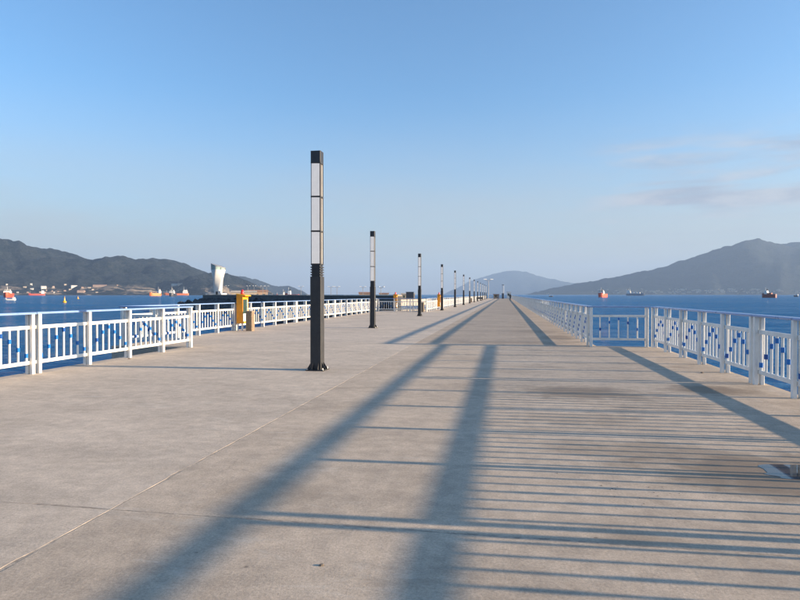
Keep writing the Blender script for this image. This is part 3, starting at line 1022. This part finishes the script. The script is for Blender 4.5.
t = thing('breakwater', 'dark breakwater wall with pale coping running out to the lighthouse', 'breakwater', (0, 0, 0))
n_seg = 24
for i in range(n_seg):
    a, b_ = blen * i / n_seg, blen * (i + 1) / n_seg
    mbw = MB()
    hz = 1.32 + 0.05 * rng.random()
    slab_on(mbw, a + 0.02, b_ - 0.02, -0.4, 0.4, -1.0, hz)
    mbw.build('parapet_block', M['wall_shade_dark'], t)
    slab_on(MB(), a + 0.02, b_ - 0.02, -0.55, 0.55, hz, hz + 0.16).build('coping', M['cap'], t)
slab_on(MB(), -6, blen, -7.0, -0.42, -5.0, -0.4).build('walkway', M['cap'], t)
slab_on(MB(), -6, blen, -0.40, 1.5, -5.0, -1.02).build('footing', M['wall_shade_dark'], t)
rk = MB()
for _ in range(1500):
    s = rng.uniform(-16, blen - 2)
    u = rng.random()
    off = 0.8 + u * 6.5
    if s < 0:
        off = rng.uniform(-8, 7)
        u = max(u, -s / 16)
    z = -0.3 - u * 3.2 + rng.uniform(-0.3, 0.3)
    r = rng.uniform(0.55, 1.25)
    p = on_bw(s, off, z)
    q = Matrix.Rotation(rng.uniform(0, 6.28), 3, 'Z') @ Matrix.Rotation(rng.uniform(0, 3), 3, 'X')
    rk.add([p + q @ Vector((a * r * rng.uniform(.8, 1.3), b_ * r, c * r * 0.85)) for a, b_, c in ico], icof)
o = rk.build('armour_rocks', M['rock'], kind='stuff')
o['label'] = 'dark armour rocks sloping from the breakwater into the water'

lh = thing('lighthouse', 'white twisted lighthouse tower with glass crown at the end of the breakwater', 'lighthouse', on_bw(4.0, -3.6, -0.4))
rings = []
for i in range(25):
    f = i / 24
    z = 1.7 + f * 8.2
    wx = 1.05 + 0.95 * f ** 1.4
    wy = 0.95 + 0.75 * f ** 1.4
    tw = R(-20 + 75 * f)
    ring = []
    for k_ in range(32):
        a = 2 * math.pi * k_ / 32
        e = 0.45
        cx, sy_ = math.copysign(abs(math.cos(a)) ** e, math.cos(a)) * wx, math.copysign(abs(math.sin(a)) ** e, math.sin(a)) * wy
        ring.append((cx * math.cos(tw) - sy_ * math.sin(tw) + 0.15 * f, cx * math.sin(tw) + sy_ * math.cos(tw), z))
    rings.append(ring)
MB().loft(rings).build('tower', M['tower_white'], lh, smooth=True)
top = rings[-1]
cr = [[(x * 0.93 + 0.01, y * 0.93, 9.9) for x, y, z in top], [(x * 0.96 + 0.01, y * 0.96, 11.9 - 0.34 * (x + 2.2)) for x, y, z in top]]
cro = MB().loft(cr).build('crown', M['crown_glass'], lh, smooth=False)
for k_ in range(0, 32, 4):
    a, b_ = top[k_], top[k_]
    MB().tube((a[0], a[1], 9.85), (a[0], a[1], 11.96 - 0.34 * (a[0] + 2.2)), 0.07, 0.07, 6).build('crown_bar', M['grey'], cro)
MB().loft([[(x * 1.03, y * 1.03, 11.90 - 0.34 * (x + 2.2)) for x, y, z in top], [(x * 1.03, y * 1.03, 12.06 - 0.34 * (x + 2.2)) for x, y, z in top]]).build('crown_rim', M['grey'], cro)
MB().box(-3.3, 2.2, -2.0, 2.0, -0.01, 2.35).build('base_block', M['tower_white'], lh)
MB().box(-3.6, -3.28, -1.2, 1.2, -0.01, 1.6).build('base_step', M['cap'], lh)
MB().box(-2.7, -1.9, -2.05, -1.98, 0.6, 2.0).build('doorway', M['black'], lh)
MB().box(0.3, 0.95, -2.04, -1.98, 1.2, 2.9).build('doorway', M['black'], lh)
MB().box(-0.1, 1.9, -1.95, -0.9, 2.34, 3.1).build('porch', M['tower_white'], lh)

BWL = ['small lamp on the breakwater right beside the lighthouse', 'small lamp on the breakwater above the orange cabinet', 'small lamp right of the one above the orange cabinet',
       'left lamp of the close pair on the breakwater', 'right lamp of the close pair on the breakwater', 'lone small lamp on the breakwater left of the nearest lamp column',
       'small breakwater lamp just right of the nearest lamp column', 'second small breakwater lamp right of the nearest lamp column',
       'small breakwater lamp just left of the second lamp column', 'small breakwater lamp just right of the second lamp column']
BW_LAMPS = [227, 248, 254, 263, 266.5, 301, 331, 337, 363, 381]
for i, px in enumerate(BW_LAMPS):
    a = azim(px)
    # intersection of that compass line with the breakwater walkway
    d2 = Vector((math.sin(a), math.cos(a), 0))
    o_ = on_bw(0, -2.0 - (i % 3) * 1.5)
    den = d2.x * bdir.y - d2.y * bdir.x
    s = (o_.x * bdir.y - o_.y * bdir.x) / den
    p = d2 * s
    curved_lamp(BWL[i], (p.x, p.y, -0.41), 1.75 + s * 0.0148, rng.uniform(-0.4, 0.4), 'breakwater lamps', 0.45 + s * 0.0012)
BLK = [(236, 165, 3.4, 3.2, 2.6, 'house_pink', 'low pinkish hut behind the breakwater wall beside the lighthouse'),
       (244, 230, 9, 4, 3.6, 'house_cream', 'long cream shed behind the breakwater left of the nearest lamp column'),
       (257, 235, 8, 4, 3.9, 'house_pink', 'pinkish shed behind the breakwater right of the cream one')]
quay = MB()
Q0 = on_bw(3, -7.2)
for px, d, sx, sy, h, m_, lab in BLK[1:]:
    pass
t = thing('quay', 'pale quay beyond the breakwater carrying sheds', 'quay', (0, 0, 0))
qa = [at(228, 222), at(300, 215), at(420, 260), at(432, 330), at(228, 270)]
MB().loft([[(p.x, p.y, z) for p in (qa if (qa[1] - qa[0]).cross(qa[2] - qa[0]).z > 0 else qa[::-1])] for z in (-6.0, -0.6)]).build('quay_deck', M['cap'], t)


def shed(px, d, sx, sy, h, m_, lab, z0=-0.61, name='shed'):
    p = at(px, d, z0)
    t = thing(name, lab, 'shed', p, -azim(px), None)
    MB().box(-sx / 2, sx / 2, -sy / 2, sy / 2, -0.02, h * 0.8).build('wall', M[m_], t)
    r = MB().add([(-sx / 2 - .2, -sy / 2 - .2, h * .8), (sx / 2 + .2, -sy / 2 - .2, h * .8), (sx / 2 + .2, sy / 2 + .2, h * .8), (-sx / 2 - .2, sy / 2 + .2, h * .8),
                  (-sx / 2 - .2, 0, h), (sx / 2 + .2, 0, h)], [(3, 2, 1, 0), (0, 1, 5, 4), (2, 3, 4, 5), (1, 2, 5), (3, 0, 4)])
    r.build('roof', M['roof_brown'] if m_ != 'house_cream' else M['cap'], t)
    for k_ in range(3):
        x = -sx * 0.35 + k_ * sx * 0.3
        MB().box(x, x + sx * 0.12, -sy / 2 - 0.03, -sy / 2 + 0.02, h * 0.25, h * 0.6).build('window', M['dark_glass'], t)
    return t


shed(*BLK[1])
shed(*BLK[2])
shed(365, 250, 5.0, 3.5, 3.2, 'house_pink', 'low brownish shed between the nearest and second lamp columns')
shed(384, 262, 4.0, 3, 2.9, 'house_white', 'tiny white shed right of the second lamp column')
shed(408, 268, 6.0, 3, 2.8, 'house_cream', 'pale shed above the railing left of the third lamp column')


# ------------------------------------------------------------------ ships, boats and buoys
def ship(label, px, d, L, B, D, heading, hull='hull_red', sup='aft', boot=None, cat='ship', name='cargo_ship', group=None, sup_h=None, load=False):
    """hull lofted bow (+Y) to stern, forecastle, superstructure with bridge, funnel, masts; heading is relative to the line of sight"""
    p = at(px, d, SEA)
    t = thing(name, label, cat, p, -azim(px) + heading, group)
    rings = []
    for f, wd, sheer in ((-0.5, .62, .05), (-0.47, .86, .02), (-0.35, 1, 0), (0.1, 1, 0), (0.3, .93, .04), (0.40, .72, .12), (0.46, .40, .2), (0.5, .06, .28)):
        h = D * (1 + sheer)
        b_ = B / 2 * wd
        kx = 0.86 if f > 0.2 else 0.95
        y_ = f * L
        rings.append([(-b_ * kx, y_ - (0.02 * L if f > 0.4 else 0), -1.2), (b_ * kx, y_ - (0.02 * L if f > 0.4 else 0), -1.2), (b_, y_, h * 0.55), (b_ * 1.0, y_, h), (-b_ * 1.0, y_, h), (-b_, y_, h * 0.55)])
    MB().loft(rings[::-1]).build('hull', M[hull], t)
    MB().box(-B * .46, B * .46, -L * .46, L * .28, D * 0.98, D * 1.04).build('deck', M['deck_red'], t)
    sgn = -1 if sup == 'aft' else 1
    H = sup_h or D * 1.1
    y0, y1 = (-0.46 * L, -0.27 * L) if sup == 'aft' else (0.08 * L, 0.28 * L)
    s = MB().box(-B * .46, B * .46, y0, y1, D * 1.0, D + H * .6).build('superstructure', M['ship_white'], t)
    MB().box(-B * .36, B * .36, y0 + .02 * L, y1 - .02 * L, D + H * .6, D + H * .95).build('bridge', M['ship_white'], s)
    MB().box(-B * .37, B * .37, y1 - .025 * L, y1 - .018 * L, D + H * .68, D + H * .86).build('windows', M['dark_glass'], s)
    MB().tube((0, y0 + .05 * L, D + H * .9), (0, y0 + .045 * L, D + H * 1.35), B * .13, B * .10, 10).build('funnel', M['hull_dark'], s)
    MB().tube((0, y1 - .04 * L, D + H * .9), (0, y1 - .04 * L, D + H * 1.8), B * .025 + .05, B * .015 + .03, 6).build('mast', M['ship_white'], s)
    MB().tube((0, L * .36, D), (0, L * .36, D + H * .9), B * .02 + .05, B * .015 + .03, 6).build('mast', M['ship_white'], t)
    MB().box(-B * .3, B * .3, L * .33, L * .44, D * 1.05, D * 1.28).build('forecastle', M[hull], t)
    if load:
        for k_ in range(3):
            y_ = -0.2 * L + k_ * 0.16 * L
            MB().box(-B * .4, B * .4, y_, y_ + .12 * L, D * 1.04, D + H * .35).build('hatch', M['ship_white'] if load == 'white' else M['deck_red'], t)
    return t


# heading: 0 = sailing away from us, 180 = bow towards us, +90 = bow to the left, -90 = bow to the right
ship('red ship end-on at the far left edge with white upper decks', 8.5, 1150, 42, 11.0, 6.2, R(171), 'hull_red', 'fore', sup_h=6.5)
ship('small white launch floating in front of the red ship at far left', 10, 590, 8, 3.2, 1.0, R(70), 'ship_white', cat='boat', name='small_boat', sup_h=1.4)
ship('long low red tanker against the left shore with white bridge at its right end', 36.5, 3500, 74, 14, 8, R(90), 'hull_red', 'aft', sup_h=17)
ship('orange-red ship left of the pair before the left hills, white bridge on its right', 155, 1950, 38, 11, 8.5, R(125), 'hull_orange', 'aft', sup_h=11)
ship('long orange tanker in the left bay, partly behind a dark-bowed boat', 176, 3400, 128, 18, 10, R(84), 'hull_orange', 'aft', sup_h=20)
ship('dark-hulled boat bow-on in front of the orange tanker', 172.8, 1500, 34, 12, 6.5, R(165), 'hull_dark', 'fore', sup_h=9)
ship('small red boat end-on in the right bay left of the grey freighter', 602.5, 1060, 26, 9.5, 5.6, R(160), 'hull_red', 'fore', sup_h=6)
ship('grey freighter with white bridge in the right bay', 635.5, 2500, 68, 12, 8, R(-100), 'hull_grey', 'aft', sup_h=14, load='white')
ship('dark red ship near the right edge, its right end a brighter red', 769, 1010, 19, 6.0, 5.0, R(66), 'hull_red_shaded', 'fore', sup_h=5.5, load='red')
ship('small dark boat at the right edge of the bay', 796, 1500, 8, 3.5, 2.6, R(80), 'hull_dark', cat='boat', name='small_boat', sup_h=3)
ship('tiny dark boat just above the right railing', 551, 1200, 8, 3.5, 1.6, R(-80), 'hull_dark', cat='boat', name='small_boat', sup_h=1.8)
ship('small red boat moored beyond the breakwater, left one of two', 280.5, 620, 9, 4, 3.8, R(95), 'hull_red', 'aft', cat='boat', name='small_boat', sup_h=3.5)
ship('larger red boat moored beyond the breakwater left of the nearest lamp column', 292, 600, 14, 5, 4.6, R(80), 'hull_red', 'fore', cat='boat', name='small_boat', sup_h=4)


def buoy(label, px, d, s):
    t = thing('buoy', label, 'buoy', at(px, d, SEA), 0, 'yellow buoys')
    MB().lathe([(0.7 * s, -0.5 * s), (1.0 * s, -0.1), (1.0 * s, 0.6 * s), (0.5 * s, 1.0 * s)], 14).build('float', M['yellow'], t, smooth=False)
    MB().lathe([(0.42 * s, 1.0 * s), (0.22 * s, 2.6 * s)], 8).build('tower', M['yellow'], t)
    MB().lathe([(0.25 * s, 2.6 * s), (0.34 * s, 2.8 * s), (0.34 * s, 3.1 * s), (0.1 * s, 3.6 * s)], 10).build('topmark', M['bin'], t)


buoy('yellow buoy in the left bay, the nearer and larger of two', 64.5, 400, 1.05)
buoy('smaller yellow buoy in the left bay, farther right', 78, 720, 0.95)


# ------------------------------------------------------------------ houses on the left shore
def ray_to(bvh, px, py):
    a = math.atan((px - 400) / FPX)
    el_ = (VY - py) / FPX * math.cos(a)
    d = Vector((math.sin(a - YAW), math.cos(a - YAW), el_))
    h = bvh.ray_cast(Vector((0, 0, EYE)), d.normalized())
    return h[0]


def house(px, py, wpx, hpx, m_, label, group):
    hits = [h_ for h_ in (ray_to(bvh_left, px, py), ray_to(bvh_mid, px, py)) if h_]
    p = min(hits, key=lambda h_: h_.length) if hits else None
    if p is None:
        return
    d = math.hypot(p.x, p.y)
    sx, h = wpx / FPX * d, hpx / FPX * d
    sy = min(sx, 22)
    t = thing('house', label, 'house', (p.x, p.y, p.z - 2), -azim(px) + rng.uniform(-.3, .3), group)
    MB().box(-sx / 2, sx / 2, -sy / 2, sy / 2, -8, h * .75 + 2).build('wall', M[m_], t)
    MB().add([(-sx / 2 - .5, -sy / 2 - .5, h * .75 + 2), (sx / 2 + .5, -sy / 2 - .5, h * .75 + 2), (sx / 2 + .5, sy / 2 + .5, h * .75 + 2), (-sx / 2 - .5, sy / 2 + .5, h * .75 + 2),
              (-sx / 2, 0, h + 2), (sx / 2, 0, h + 2)], [(3, 2, 1, 0), (0, 1, 5, 4), (2, 3, 4, 5), (1, 2, 5), (3, 0, 4)]).build('roof', M['roof_brown'] if m_ == 'house_pink' else M[m_], t)


house(74, 287, 5, 1.6, 'house_white', 'pale house on the left shore above the two buoys', 'shore houses')
house(100, 286.6, 11, 1.8, 'house_pink', 'long pinkish building on the left shore terrace', 'shore houses')
house(43.5, 288.4, 4, 2.2, 'house_white', 'white house on the left shore above the long red tanker', 'shore houses')
house(174.5, 286, 5, 2.0, 'house_white', 'white building on the hillside above the orange tanker, left part', 'shore houses')
house(180, 284.6, 4, 1.2, 'house_cream', 'cream building on the hillside above the orange tanker, right part', 'shore houses')
house(81, 292.3, 5.5, 2.0, 'house_pink', 'pinkish building at the waterline behind the smaller buoy', 'shore houses')
for _ in range(24):
    px = rng.choice([rng.uniform(14, 62), rng.uniform(62, 132), rng.uniform(0, 130)])
    py = rng.uniform(284.5, 293.2)
    house(px, py, rng.uniform(0.9, 2.2), rng.uniform(0.7, 1.3), rng.choice(['house_cream', 'house_pink', 'house_white']), 'tiny pale house scattered along the left shore', 'scattered shore houses')

# specks of a town under the right mountain
tw = MB()
for _ in range(110):
    px, py = rng.gauss(700, 55), rng.uniform(289.5, 294.2)
    p = ray_to(bvh_right, px, py)
    if p is None:
        continue
    s = rng.uniform(5, 15)
    tw.box(p.x - s, p.x + s, p.y - s, p.y + s, p.z - 10, p.z + rng.uniform(6, 15))
o = tw.build('distant_town', M['house_cream'], kind='stuff')
o['label'] = 'specks of a distant town under the right mountain'

# ------------------------------------------------------------------ haze over the bay
hz = MB().box(-22000, 22000, -22000, 22000, -60, 985).build('haze', None, kind='stuff')
hm = bpy.data.materials.new('bay_haze')
hm.use_nodes = True
ht = NT(hm.node_tree)
hm.node_tree.nodes.clear()
pv = ht.n('ShaderNodeVolumePrincipled')
pv.inputs['Color'].default_value = rgb(0.355, 0.49, 0.69)
pv.inputs['Density'].default_value = 6.5e-5
pv.inputs['Anisotropy'].default_value = 0.1
ho = ht.n('ShaderNodeOutputMaterial')
ht.link(pv.outputs[0], ho.inputs['Volume'])
hz.data.materials.append(hm)
hz['label'] = 'pale blue haze over the bay'
